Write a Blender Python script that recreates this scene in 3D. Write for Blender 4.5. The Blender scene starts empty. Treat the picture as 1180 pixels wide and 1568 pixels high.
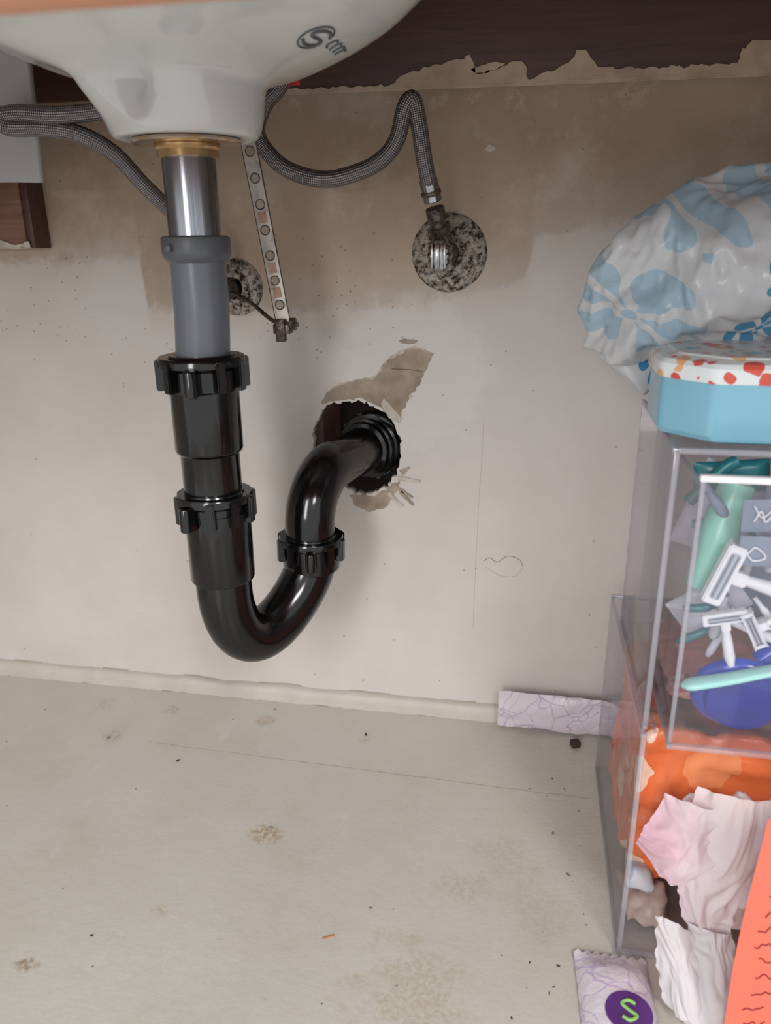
import bpy, bmesh, math, random
from mathutils import Vector, Matrix, noise
random.seed(7)
S=bpy.context.scene
COL=S.collection
# ------------------------------------------------------------------ helpers
def lin(c):
    return tuple(((v/255)/12.92 if v/255<=0.04045 else ((v/255+0.055)/1.055)**2.4) for v in c)

class NT:
    def __init__(s,m): s.t=m.node_tree; s.n=s.t.nodes; s.l=s.t.links
    def add(s,ty,**k):
        n=s.n.new(ty)
        for a,b in k.items(): setattr(n,a,b)
        return n
    def put(s,sock,v):
        if hasattr(v,'is_linked') or isinstance(v,bpy.types.NodeSocket): s.l.new(v,sock)
        else: sock.default_value=v
    def math(s,op,a,b=0.0,c=None,clamp=False):
        n=s.add('ShaderNodeMath',operation=op,use_clamp=clamp); s.put(n.inputs[0],a); s.put(n.inputs[1],b)
        if c is not None: s.put(n.inputs[2],c)
        return n.outputs[0]
    def vmath(s,op,a,b=None):
        n=s.add('ShaderNodeVectorMath',operation=op); s.put(n.inputs[0],a)
        if b is not None: s.put(n.inputs[1],b)
        return n.outputs['Value'] if op in('LENGTH','DISTANCE') else n.outputs[0]
    def mix(s,f,a,b,mode='MIX'):
        n=s.add('ShaderNodeMix',data_type='RGBA',blend_type=mode); s.put(n.inputs[0],f)
        for i,v in((6,a),(7,b)):
            if isinstance(v,tuple) and len(v)==3: v=(*v,1)
            s.put(n.inputs[i],v)
        return n.outputs[2]
    def noise(s,co,scale,detail=4,rough=.55,dist=0):
        n=s.add('ShaderNodeTexNoise'); s.put(n.inputs['Vector'],co); n.inputs['Scale'].default_value=scale
        n.inputs['Detail'].default_value=detail; n.inputs['Roughness'].default_value=rough; n.inputs['Distortion'].default_value=dist
        return n.outputs[0]
    def ramp(s,f,lo,hi,clamp=True):
        n=s.add('ShaderNodeMapRange'); s.put(n.inputs[0],f); s.put(n.inputs[1],lo); s.put(n.inputs[2],hi); n.clamp=clamp
        return n.outputs[0]
    def coord(s,w='Object'): return s.add('ShaderNodeTexCoord').outputs[w]
    def geo(s): return s.add('ShaderNodeNewGeometry').outputs['Position']
    def sep(s,v):
        n=s.add('ShaderNodeSeparateXYZ'); s.put(n.inputs[0],v); return n.outputs
    def comb(s,x,y,z):
        n=s.add('ShaderNodeCombineXYZ'); s.put(n.inputs[0],x); s.put(n.inputs[1],y); s.put(n.inputs[2],z); return n.outputs[0]
    def bump(s,h,strength=.3,dist=.002):
        n=s.add('ShaderNodeBump'); s.put(n.inputs['Height'],h); n.inputs['Strength'].default_value=strength; n.inputs['Distance'].default_value=dist
        return n.outputs[0]
def newmat(name):
    m=bpy.data.materials.new(name); m.use_nodes=True
    T=NT(m); b=T.n['Principled BSDF']
    return m,T,b
def simple(name,c,rough=.5,metal=0,var=.12,scale=60,bumpk=0,spec=.5,coat=0,c2=None,trans=0,sss=0):
    m,T,b=newmat(name)
    co=T.coord(); f=T.noise(co,scale,3)
    a=lin(c); d=lin(c2) if c2 else tuple(v*(1-var*2) for v in a)
    T.put(b.inputs['Base Color'],T.mix(T.ramp(f,.35,.7),a,d))
    b.inputs['Roughness'].default_value=rough; b.inputs['Metallic'].default_value=metal
    b.inputs['Specular IOR Level'].default_value=spec
    b.inputs['Coat Weight'].default_value=coat
    if trans: b.inputs['Transmission Weight'].default_value=trans
    if sss: b.inputs['Subsurface Weight'].default_value=sss; b.inputs['Subsurface Scale'].default_value=.01
    if bumpk: T.put(b.inputs['Normal'],T.bump(T.noise(co,scale*4,4),bumpk,.001))
    return m
def empty(name,loc=(0,0,0)):
    o=bpy.data.objects.new(name,None); COL.objects.link(o); o.empty_display_size=.02; return o
def mk(name,me,mat,parent=None,smooth=True,ang=40):
    o=bpy.data.objects.new(name,me); COL.objects.link(o)
    if mat: me.materials.clear(); me.materials.append(mat)
    if smooth:
        me.shade_smooth(); me.set_sharp_from_angle(angle=math.radians(ang))
    if parent: o.parent=parent
    return o
def from_bm(name,bm,mat,parent=None,smooth=True,ang=40,recalc=True):
    if recalc: bmesh.ops.recalc_face_normals(bm,faces=bm.faces[:])
    me=bpy.data.meshes.new(name); bm.to_mesh(me); bm.free()
    return mk(name,me,mat,parent,smooth,ang)
def frame(d):
    d=Vector(d).normalized(); a=Vector((0,0,1)) if abs(d.z)<.9 else Vector((1,0,0))
    x=a.cross(d).normalized(); y=d.cross(x); return Matrix((x,y,d)).transposed()
def lathe(name,prof,org,axis,mat,parent=None,seg=64,ang=35,fn=None):
    bm=bmesh.new(); M=frame(axis); rings=[]
    for r,h in prof:
        ring=[]
        for i in range(seg):
            a=2*math.pi*i/seg; rr=r*(fn(a,h) if fn else 1)
            ring.append(bm.verts.new(Vector(org)+M@Vector((rr*math.cos(a),rr*math.sin(a),h))))
        rings.append(ring)
    for k in range(len(rings)-1):
        for i in range(seg):
            j=(i+1)%seg; bm.faces.new((rings[k][i],rings[k][j],rings[k+1][j],rings[k+1][i]))
    return from_bm(name,bm,mat,parent,True,ang)
def cyl(name,r,h0,h1,org,axis,mat,parent=None,bev=.0006,seg=48):
    return lathe(name,[(0.0001,h0),(r-bev,h0),(r,h0+bev),(r,h1-bev),(r-bev,h1),(0.0001,h1)],org,axis,mat,parent,seg)
def spline(pts,n=12):
    P=[Vector(p) for p in pts]; P=[2*P[0]-P[1]]+P+[2*P[-1]-P[-2]]; out=[]
    for i in range(1,len(P)-2):
        for k in range(n):
            t=k/n; a,b,c,d=P[i-1:i+3]
            out.append(.5*((2*b)+(-a+c)*t+(2*a-5*b+4*c-d)*t*t+(-a+3*b-3*c+d)*t**3))
    out.append(P[-2]); return out
def tube(name,pts,r,mat,parent=None,seg=24,caps=True,sx=1,sy=1,up=None):
    """sweep; r float or fn(t)"""
    bm=bmesh.new(); uvl=bm.loops.layers.uv.new('UVMap')
    N=len(pts); rings=[]; L=[0]
    for i in range(1,N): L.append(L[-1]+(pts[i]-pts[i-1]).length)
    t0=(pts[1]-pts[0]).normalized(); M=frame(t0); x=M.col[0].copy()
    if up is not None: x=(Vector(up)-Vector(up).dot(t0)*t0).normalized()
    for i in range(N):
        t=(pts[min(i+1,N-1)]-pts[max(i-1,0)]).normalized()
        x=(x-x.dot(t)*t).normalized(); y=t.cross(x)
        rr=r(L[i]/L[-1]) if callable(r) else r
        rings.append([bm.verts.new(pts[i]+rr*(sx*math.cos(2*math.pi*k/seg)*x+sy*math.sin(2*math.pi*k/seg)*y)) for k in range(seg)])
    for i in range(N-1):
        for k in range(seg):
            j=(k+1)%seg; f=bm.faces.new((rings[i][k],rings[i][j],rings[i+1][j],rings[i+1][k]))
            for lp,(u,v) in zip(f.loops,((k/seg,L[i]),((k+1)/seg,L[i]),((k+1)/seg,L[i+1]),(k/seg,L[i+1]))): lp[uvl].uv=(u,v)
    if caps:
        bm.faces.new(rings[0][::-1]); bm.faces.new(rings[-1])
    return from_bm(name,bm,mat,parent,True,50)
def box(name,lo,hi,mat,parent=None,bev=.0008,rot=None,pivot=None,seg=2):
    bm=bmesh.new(); bmesh.ops.create_cube(bm,size=1)
    lo=Vector(lo);hi=Vector(hi); c=(lo+hi)/2; s=hi-lo
    for v in bm.verts: v.co=Vector((v.co.x*s.x,v.co.y*s.y,v.co.z*s.z))+c
    if bev: bmesh.ops.bevel(bm,geom=bm.edges[:],offset=bev,segments=seg,affect='EDGES',profile=.5)
    if rot is not None:
        p=Vector(pivot) if pivot else c
        for v in bm.verts: v.co=p+rot@(v.co-p)
    return from_bm(name,bm,mat,parent,True,30)
def filled(name,outer,holes,y,thick,mat,parent=None,plane='xz',bevel=0):
    cu=bpy.data.curves.new(name,'CURVE'); cu.dimensions='2D'; cu.fill_mode='BOTH'; cu.extrude=thick/2; cu.bevel_depth=bevel
    for lp in [outer]+holes:
        sp=cu.splines.new('POLY'); sp.points.add(len(lp)-1)
        for p,q in zip(sp.points,lp): p.co=(q[0],q[1],0,1)
        sp.use_cyclic_u=True
    ob=bpy.data.objects.new('tmp',cu); COL.objects.link(ob)
    bpy.context.view_layer.update()
    me=bpy.data.meshes.new_from_object(ob.evaluated_get(bpy.context.evaluated_depsgraph_get()))
    bpy.data.objects.remove(ob)
    bm=bmesh.new(); bm.from_mesh(me); bmesh.ops.remove_doubles(bm,verts=bm.verts[:],dist=1e-6)
    for v in bm.verts:
        u,w,h=v.co
        v.co=(u,y+h,w) if plane=='xz' else ((u,w,y+h) if plane=='xy' else (y+h,u,w))
    return from_bm(name,bm,mat,parent,False)
def rough_loop(pts,amp=.0012,step=.004,seed=0,closed=True):
    out=[];n=len(pts)
    for i in range(n if closed else n-1):
        a=Vector(pts[i]);b=Vector(pts[(i+1)%n]); k=max(1,int((b-a).length/step))
        for j in range(k):
            p=a.lerp(b,j/k); q=Vector((p.x*220,p.y*220,seed))
            out.append((p.x+amp*noise.noise(q)*2,p.y+amp*noise.noise(q+Vector((9,3,5)))*2))
    if not closed: out.append(tuple(pts[-1]))
    return out
def ridge(p,octv):
    h=0;am=1;fr=1
    for o in range(octv):
        h+=am*(1-2.8*abs(noise.noise(p*fr))); am*=.42; fr*=2.05
    return h
def crumple(name,pts,voxel,amp,freq,mat,parent=None,octv=3,seed=0,smooth_it=6,aniso=(1,1,1),ang=180,warp=1.2):
    bm=bmesh.new()
    for p in pts: bm.verts.new(p)
    r=bmesh.ops.convex_hull(bm,input=bm.verts[:])
    bmesh.ops.delete(bm,geom=[g for g in r['geom_interior']+r['geom_unused'] if isinstance(g,bmesh.types.BMVert)],context='VERTS')
    me=bpy.data.meshes.new('t'); bm.to_mesh(me); bm.free()
    ob=bpy.data.objects.new('tmp',me); COL.objects.link(ob)
    md=ob.modifiers.new('r','REMESH'); md.mode='VOXEL'; md.voxel_size=voxel
    ms=ob.modifiers.new('s','SMOOTH'); ms.iterations=smooth_it; ms.factor=.6
    bpy.context.view_layer.update()
    me2=bpy.data.meshes.new_from_object(ob.evaluated_get(bpy.context.evaluated_depsgraph_get()))
    bpy.data.objects.remove(ob)
    bm=bmesh.new(); bm.from_mesh(me2); bm.normal_update()
    sd=Vector((seed*3.7,seed*1.3,seed*5.1)); A=Vector(aniso)
    new=[]
    for v in bm.verts:
        p=Vector((v.co.x*A.x,v.co.y*A.y,v.co.z*A.z))*freq+sd
        w=Vector((noise.noise(p*.6),noise.noise(p*.6+Vector((5,5,5))),noise.noise(p*.6+Vector((9,1,7)))))
        p=p+w*warp
        new.append(v.co+v.normal*amp*(ridge(p,octv)-.6))
    for v,c in zip(bm.verts,new): v.co=c
    return from_bm(name,bm,mat,parent,True,ang)
def sheet(name,rows,mat,parent=None,amp=.003,freq=60,seed=0,n=44,edge=.0015,octv=2,ang=180):
    """crumpled paper sheet through a coarse grid of 3-D control points (rows of points)"""
    bm=bmesh.new()
    fine=[spline(r,n//(len(r)-1)) for r in rows]
    cols=[spline([f[i] for f in fine],n//(len(rows)-1)) for i in range(len(fine[0]))]
    sd=Vector((seed*3.1,seed*1.7,seed*.9)); nu=len(cols); nv=len(cols[0]); V=[]
    for i in range(nu):
        col=[]
        for j in range(nv):
            p=cols[i][j]; a=cols[min(i+1,nu-1)][j]-cols[max(i-1,0)][j]; b=cols[i][min(j+1,nv-1)]-cols[i][max(j-1,0)]
            nr=a.cross(b); nr=nr.normalized() if nr.length>1e-9 else Vector((0,-1,0))
            q=Vector((i/nu,j/nv,0))*(freq*.12)+sd
            q+=Vector((noise.noise(q*.7),noise.noise(q*.7+Vector((4,4,4))),0))*1.1
            e=min(i,nu-1-i,j,nv-1-j)/6; rag=max(0,1-e)
            col.append(bm.verts.new(p+nr*amp*(ridge(q,octv)-.5)+edge*rag*Vector((noise.noise(p*180),0,noise.noise(p*160+Vector((3,3,3)))))))
        V.append(col)
    for i in range(nu-1):
        for j in range(nv-1): bm.faces.new((V[i][j],V[i+1][j],V[i+1][j+1],V[i][j+1]))
    return from_bm(name,bm,mat,parent,True,ang)

# ------------------------------------------------------------------ materials
def wall_material():
    m,T,b=newmat('painted_drywall')
    P=T.geo(); x,y,z=T.sep(P)
    n1=T.noise(P,9,5,.6); n2=T.noise(P,45,5,.65); n3=T.noise(P,220,3,.6)
    cr=T.add('ShaderNodeValToRGB'); cr.color_ramp.interpolation='LINEAR'
    stops=[(-.61,.470),(-.46,.471),(-.372,.474),(-.368,.427),(-.227,.423),(-.109,.434),(-.03,.447),(-.006,.452),(-.002,.487),(.054,.497),(.20,.520)]
    e=cr.color_ramp.elements
    e[0].position=(stops[0][0]+.7)/1.0; e[0].color=(stops[0][1],)*3+(1,)
    e[1].position=(stops[-1][0]+.7)/1.0; e[1].color=(stops[-1][1],)*3+(1,)
    for sx,sz in stops[1:-1]:
        k=e.new((sx+.7)/1.0); k.color=(sz,sz,sz,1)
    T.put(cr.inputs[0],T.math('ADD',x,.7))
    dz0=T.math('SUBTRACT',z,cr.outputs[0])
    dz=T.math('ADD',dz0,T.math('MULTIPLY',T.math('SUBTRACT',n2,.5),.030))
    dz=T.math('ADD',dz,T.math('MULTIPLY',T.math('SUBTRACT',n3,.5),.012))
    hard=T.ramp(dz,-.004,.005); soft=T.ramp(dz0,-.03,.05)
    mask=T.math('ADD',T.math('MULTIPLY',hard,.5),T.math('MULTIPLY',soft,.5))
    low=T.mix(T.ramp(n1,.3,.7),lin((204,197,192)),lin((195,186,180)))
    up=T.mix(T.ramp(T.noise(P,6,5,.6),.35,.68),lin((180,159,137)),lin((156,131,108)))
    up=T.mix(T.ramp(T.noise(P,16,5,.7),.52,.75),up,lin((186,170,153)))
    lf=T.math('MULTIPLY',T.ramp(x,-.25,-.42),T.ramp(n2,.35,.6))
    up=T.mix(T.math('MULTIPLY',lf,.35),up,lin((132,96,72)))
    c=T.mix(mask,low,up)
    # pale scraped brush marks near the top
    br=T.math('MULTIPLY',T.ramp(z,.545,.60),T.ramp(T.noise(P,24,5,.75),.56,.62))
    c=T.mix(T.math('MULTIPLY',br,.35),c,lin((206,188,168)))
    # pale wash of newer paint around the drain hole
    d=T.vmath('DISTANCE',P,(-.11,0,.37)); d=T.math('ADD',d,T.math('MULTIPLY',T.math('SUBTRACT',n2,.5),.09))
    c=T.mix(T.math('MULTIPLY',T.ramp(d,.08,.06),.35),c,lin((218,213,208)))
    v=T.add('ShaderNodeTexVoronoi'); v.inputs['Scale'].default_value=230; T.put(v.inputs['Vector'],P)
    dens=T.math('MULTIPLY',T.ramp(T.math('ABSOLUTE',T.math('SUBTRACT',z,.43)),.09,.0),T.ramp(x,.02,-.12))
    dens=T.math('MULTIPLY',dens,T.ramp(n1,.35,.6))
    vc=T.sep(v.outputs['Color'])[0]
    th=T.math('SUBTRACT',.994,T.math('MULTIPLY',dens,.20))
    sp=T.math('MULTIPLY',T.math('GREATER_THAN',vc,th),T.math('LESS_THAN',v.outputs['Distance'],.20))
    c=T.mix(T.math('MULTIPLY',sp,.6),c,lin((84,68,54)))
    v2=T.add('ShaderNodeTexVoronoi'); v2.inputs['Scale'].default_value=30; T.put(v2.inputs['Vector'],P)
    sp2=T.math('MULTIPLY',T.math('GREATER_THAN',T.sep(v2.outputs['Color'])[1],.92),T.math('LESS_THAN',v2.outputs['Distance'],.045))
    c=T.mix(T.math('MULTIPLY',sp2,.45),c,lin((120,92,72)))
    T.put(b.inputs['Base Color'],c); b.inputs['Roughness'].default_value=.5
    h=T.math('ADD',T.math('MULTIPLY',n2,.5),T.math('ADD',T.math('MULTIPLY',n3,.2),T.math('MULTIPLY',hard,-.12)))
    T.put(b.inputs['Normal'],T.bump(h,.4,.002))
    return m
def floor_material():
    m,T,b=newmat('painted_plywood')
    P=T.geo(); x,y,z=T.sep(P)
    n1=T.noise(P,7,5,.6); n2=T.noise(P,40,5,.65); n3=T.noise(P,260,3,.6)
    c=T.mix(T.ramp(n1,.3,.7),lin((203,198,189)),lin((193,187,176)))
    c=T.mix(T.math('MULTIPLY',T.ramp(T.noise(P,14,6,.7),.55,.75),.3),c,lin((180,171,155)))
    for sx,sy,r,k,col in [(-.204,-.206,.014,.75,(160,130,80)),(-.06,-.335,.045,.42,(172,150,116)),(-.334,-.359,.009,.8,(140,112,80)),(-.035,-.235,.024,.32,(176,154,136)),(-.41,-.10,.012,.4,(156,134,106)),(-.15,-.062,.008,.4,(160,130,98)),(.0,-.20,.03,.25,(170,154,136)),(-.26,-.045,.012,.5,(160,128,92)),(.03,-.25,.03,.25,(168,156,140)),(-.26,-.30,.008,.4,(160,132,95)),(-.45,-.05,.02,.35,(165,144,114)),(-.37,-.045,.010,.45,(158,128,88))]:
        d=T.vmath('DISTANCE',P,(sx,sy,0))
        d=T.math('ADD',d,T.math('MULTIPLY',T.math('SUBTRACT',n2,.5),r*3.4))
        f=T.math('MULTIPLY',T.ramp(d,r,r*.45),k)
        f=T.math('MULTIPLY',f,T.ramp(n3,.38,.58))
        c=T.mix(f,c,lin(col))
    w=T.add('ShaderNodeMapping'); T.put(w.inputs[0],P); w.inputs['Scale'].default_value=(22,70,1); w.inputs['Rotation'].default_value=(0,0,.5)
    sc=T.ramp(T.noise(w.outputs[0],1.6,6,.7),.66,.72)
    c=T.mix(T.math('MULTIPLY',sc,.4),c,lin((146,136,120)))
    w2=T.add('ShaderNodeMapping'); T.put(w2.inputs[0],P); w2.inputs['Scale'].default_value=(18,6,1); w2.inputs['Rotation'].default_value=(0,0,.15)
    st=T.ramp(T.noise(w2.outputs[0],2.2,5,.7),.60,.68)
    c=T.mix(T.math('MULTIPLY',st,.22),c,lin((218,214,208)))
    T.put(b.inputs['Base Color'],c); b.inputs['Roughness'].default_value=.4
    T.put(b.inputs['Normal'],T.bump(T.math('ADD',T.math('MULTIPLY',n2,.8),T.math('MULTIPLY',n3,.15)),.5,.002))
    return m
def wood(name,c1,c2,rough=.6,axis=(3,40,40)):
    m,T,b=newmat(name); P=T.geo()
    w=T.add('ShaderNodeMapping'); T.put(w.inputs[0],P); w.inputs['Scale'].default_value=axis
    f=T.noise(w.outputs[0],2.2,6,.65,1.2)
    T.put(b.inputs['Base Color'],T.mix(T.ramp(f,.3,.7),lin(c1),lin(c2))); b.inputs['Roughness'].default_value=rough
    T.put(b.inputs['Normal'],T.bump(f,.25,.001)); return m
def braid():
    m,T,b=newmat('braided_steel'); uv=T.coord('UV'); u,v,_=T.sep(uv)
    A=T.math('MULTIPLY',u,2*math.pi*10); B=T.math('MULTIPLY',v,2100)
    s1=T.math('SINE',T.math('ADD',A,B)); s2=T.math('SINE',T.math('SUBTRACT',A,B))
    f=T.ramp(T.math('MULTIPLY',s1,s2),-.8,.9)
    T.put(b.inputs['Base Color'],T.mix(f,lin((84,80,82)),lin((168,164,165))))
    b.inputs['Metallic'].default_value=.8; b.inputs['Roughness'].default_value=.32
    T.put(b.inputs['Normal'],T.bump(f,.6,.001)); return m
def rusty(name,base,dark,lo,hi,metal=.3,scale=120,rough=.45):
    m,T,b=newmat(name); P=T.geo(); f=T.ramp(T.noise(P,scale,6,.75),lo,hi)
    T.put(b.inputs['Base Color'],T.mix(f,lin(base),lin(dark))); b.inputs['Metallic'].default_value=metal
    T.put(b.inputs['Roughness'],T.math('ADD',T.math('MULTIPLY',f,.4),rough)); T.put(b.inputs['Normal'],T.bump(f,-.6,.001)); return m
def acrylic(name,tint=(.972,.968,.982),f0=.03,f1=.45,milky=.02,dc=(.66,.64,.68)):
    m=bpy.data.materials.new(name); m.use_nodes=True; T=NT(m); T.n.remove(T.n['Principled BSDF']); out=T.n['Material Output']
    P=T.geo(); nz=T.noise(P,12,2)
    tr=T.add('ShaderNodeBsdfTransparent'); tr.inputs[0].default_value=(*tint,1)
    g=T.add('ShaderNodeBsdfGlossy'); g.inputs['Roughness'].default_value=.05
    d=T.add('ShaderNodeBsdfDiffuse'); d.inputs[0].default_value=(*dc,1)
    lw=T.add('ShaderNodeLayerWeight'); lw.inputs[0].default_value=.5
    fac=T.math('ADD',f0,T.math('MULTIPLY',T.math('POWER',lw.outputs['Facing'],5.0),f1))
    m1=T.add('ShaderNodeMixShader'); T.put(m1.inputs[0],T.math('ADD',milky,T.math('MULTIPLY',nz,milky))); T.l.new(tr.outputs[0],m1.inputs[1]); T.l.new(d.outputs[0],m1.inputs[2])
    m2=T.add('ShaderNodeMixShader'); T.put(m2.inputs[0],fac); T.l.new(m1.outputs[0],m2.inputs[1]); T.l.new(g.outputs[0],m2.inputs[2])
    T.l.new(m2.outputs[0],out.inputs[0]); return m
def chrome(name='brushed_chrome',c=(166,169,177),rough=.2,streak=True):
    m,T,b=newmat(name); P=T.coord()
    if streak:
        w=T.add('ShaderNodeMapping'); T.put(w.inputs[0],P); w.inputs['Scale'].default_value=(900,900,6)
        f=T.noise(w.outputs[0],1,3)
    else: f=T.noise(P,80,4)
    T.put(b.inputs['Base Color'],T.mix(T.ramp(f,.3,.7),lin(c),tuple(v*.6 for v in lin(c))))
    b.inputs['Metallic'].default_value=1; T.put(b.inputs['Roughness'],T.math('ADD',T.math('MULTIPLY',f,.2),rough-.08)); return m
def flower_bag():
    m,T,b=newmat('flower_plastic'); out=T.n['Material Output']; P=T.geo(); x,y,z=T.sep(P)
    q=T.comb(T.math('ADD',x,T.math('MULTIPLY',y,.45)),T.math('SUBTRACT',z,T.math('MULTIPLY',y,.5)),0.0)
    nv=T.add('ShaderNodeTexNoise'); T.put(nv.inputs['Vector'],P); nv.inputs['Scale'].default_value=18
    q=T.vmath('ADD',q,T.vmath('MULTIPLY',T.vmath('SUBTRACT',nv.outputs['Color'],(.5,.5,.5)),(.022,.022,0)))
    def flowers(scale,off,thr,rmax):
        qq=T.vmath('ADD',q,off)
        v=T.add('ShaderNodeTexVoronoi',voronoi_dimensions='2D'); v.inputs['Scale'].default_value=scale; v.inputs['Randomness'].default_value=.45; T.put(v.inputs['Vector'],qq)
        d=T.vmath('SUBTRACT',qq,v.outputs['Position'])
        dx,dy,_=T.sep(d); a=T.math('ARCTAN2',dy,dx); rc=T.sep(v.outputs['Color'])
        R=v.outputs['Distance']
        cs=T.math('ABSOLUTE',T.math('COSINE',T.math('MULTIPLY',T.math('ADD',a,rc[0]),3.0)))
        prof=T.math('MULTIPLY',T.math('SUBTRACT',R,.06),T.math('SUBTRACT',rmax,R))
        wv=T.math('SUBTRACT',1.0,T.math('MULTIPLY',prof,.52/((rmax-.06)/2)**2))
        mask=T.math('MULTIPLY',T.math('GREATER_THAN',cs,wv),T.math('GREATER_THAN',prof,.0))
        core=T.math('LESS_THAN',R,.05)
        mask=T.math('MAXIMUM',mask,core)
        return T.math('MULTIPLY',mask,T.math('GREATER_THAN',rc[1],thr))
    white=T.mix(T.ramp(T.noise(P,30,4),.3,.7),lin((238,238,238)),lin((225,226,228)))
    col=T.mix(T.math('MULTIPLY',flowers(12.0,(0.013,0.004,0),.0,.42),.7),white,lin((160,203,228)))
    col=T.mix(T.math('MULTIPLY',flowers(23.0,(.031,.017,0),.70,.42),.95),col,lin((44,152,200)))
    T.put(b.inputs['Base Color'],col)
    b.inputs['Roughness'].default_value=.26
    nb=T.bump(T.noise(P,70,4,.6),.3,.003); T.put(b.inputs['Normal'],nb)
    tl=T.add('ShaderNodeBsdfTranslucent'); T.put(tl.inputs[0],col)
    tp=T.add('ShaderNodeBsdfTransparent')
    m1=T.add('ShaderNodeMixShader'); m1.inputs[0].default_value=.3; T.l.new(b.outputs[0],m1.inputs[1]); T.l.new(tl.outputs[0],m1.inputs[2])
    m2=T.add('ShaderNodeMixShader'); m2.inputs[0].default_value=.15; T.l.new(m1.outputs[0],m2.inputs[1]); T.l.new(tp.outputs[0],m2.inputs[2])
    T.l.new(m2.outputs[0],out.inputs[0]); return m
def tissue_mat(name,c,c2,xs=None):
    m,T,b=newmat(name); out=T.n['Material Output']; P=T.geo(); x,y,z=T.sep(P)
    f=T.noise(P,25,3)
    f=T.ramp(f,.35,.65) if xs is None else T.ramp(T.math('ADD',x,T.math('MULTIPLY',T.math('SUBTRACT',f,.5),.05)),xs[0],xs[1])
    col=T.mix(f,lin(c),lin(c2)); T.put(b.inputs['Base Color'],col); b.inputs['Roughness'].default_value=.85
    T.put(b.inputs['Normal'],T.bump(T.noise(P,90,3,.6),.3,.002))
    tl=T.add('ShaderNodeBsdfTranslucent'); T.put(tl.inputs[0],col)
    m1=T.add('ShaderNodeMixShader'); m1.inputs[0].default_value=.3; T.l.new(b.outputs[0],m1.inputs[1]); T.l.new(tl.outputs[0],m1.inputs[2])
    T.l.new(m1.outputs[0],out.inputs[0]); return m
def squiggle(name,base,line,scale=28,wid=.035):
    m,T,b=newmat(name); P=T.geo()
    nv=T.add('ShaderNodeTexNoise'); T.put(nv.inputs['Vector'],P); nv.inputs['Scale'].default_value=30
    q=T.vmath('ADD',P,T.vmath('MULTIPLY',T.vmath('SUBTRACT',nv.outputs['Color'],(.5,.5,.5)),(.03,.03,.03)))
    f=None
    for k,(sc,of) in enumerate(((scale,(0,0,0)),(scale*.7,(.3,.1,.2)))):
        v=T.add('ShaderNodeTexVoronoi',feature='DISTANCE_TO_EDGE'); v.inputs['Scale'].default_value=sc; T.put(v.inputs['Vector'],T.vmath('ADD',q,of))
        g=T.math('MULTIPLY',T.math('LESS_THAN',v.outputs['Distance'],wid),.7)
        f=g if f is None else T.math('MAXIMUM',f,g)
    T.put(b.inputs['Base Color'],T.mix(f,lin(base),lin(line))); b.inputs['Roughness'].default_value=.3
    T.put(b.inputs['Normal'],T.bump(T.noise(P,90,4),.5,.003)); return m
def patches(name,base,cols,scale=60,th=.28,rough=.35):
    m,T,b=newmat(name); P=T.geo()
    v=T.add('ShaderNodeTexVoronoi'); v.inputs['Scale'].default_value=scale; T.put(v.inputs['Vector'],T.vmath('ADD',P,T.vmath('MULTIPLY',T.comb(T.noise(P,90),T.noise(P,80),0.0),(.01,.01,0))))
    r=T.sep(v.outputs['Color']); col=T.mix(T.math('GREATER_THAN',r[0],.4),lin(cols[0]),lin(cols[1]))
    if len(cols)>2: col=T.mix(T.math('GREATER_THAN',r[0],.75),col,lin(cols[2]))
    f=T.math('LESS_THAN',v.outputs['Distance'],T.math('MULTIPLY',r[1],th*2))
    T.put(b.inputs['Base Color'],T.mix(f,lin(base),col)); b.inputs['Roughness'].default_value=rough; return m

M_wall=wall_material(); M_floor=floor_material()
M_brown=wood('dark_stained_wood',(88,56,48),(66,40,35),.5)
M_block=wood('raw_wood',(140,102,80),(104,72,56),.7)
M_rail=wood('orange_wood',(222,160,125),(205,140,105),.5)
M_white=simple('white_trim_paint',(190,183,173),.5,var=.06,scale=30,bumpk=.2)
M_torn=simple('torn_drywall_paper',(170,154,138),.9,c2=(140,124,108),scale=60,bumpk=.5)
M_gyp=simple('gypsum_chips',(200,191,180),.9,c2=(172,158,142),scale=90,bumpk=.5)
M_chip=simple('tan_peeled_paint',(198,176,154),.6,c2=(166,142,120),scale=35,bumpk=.3)
M_porc=simple('porcelain',(214,215,212),.12,var=.02,scale=5,coat=.4)
M_black=simple('black_abs',(12,11,12),.14,var=.1,scale=30,spec=.55)
M_gray=simple('gray_pvc',(102,107,113),.28,var=.03,scale=20)
M_gray2=simple('gray_rubber',(86,89,94),.4,var=.05,scale=20)
M_gold=simple('brass_ring',(212,178,128),.25,metal=.8,var=.15,scale=60)
M_flange=simple('flange_steel',(206,194,184),.2,metal=1,c2=(186,150,112),scale=60)
M_chrome=chrome(); M_chr2=chrome('valve_chrome',(168,166,166),.2,False)
M_braid=braid()
M_esc=rusty('pitted_escutcheon',(180,170,160),(52,40,33),.44,.58,.2,170)
M_strap=rusty('galvanised_strap',(198,190,182),(140,118,98),.5,.75,.6,60)
M_darkm=rusty('dark_fitting',(112,100,92),(38,30,26),.4,.65,.7,150,.35)
M_acr=acrylic('clear_acrylic'); M_edge=acrylic('acrylic_edge',(.96,.955,.975),.06,.5,.14,(.66,.64,.69))
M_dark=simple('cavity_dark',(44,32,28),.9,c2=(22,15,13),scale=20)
M_crack=simple('crack_line',(168,155,143),.9)
M_crackd=simple('crack_dark',(120,102,86),.9)
M_dirt=simple('joint_dirt',(142,122,98),.9,c2=(186,172,152),scale=40)

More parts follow.
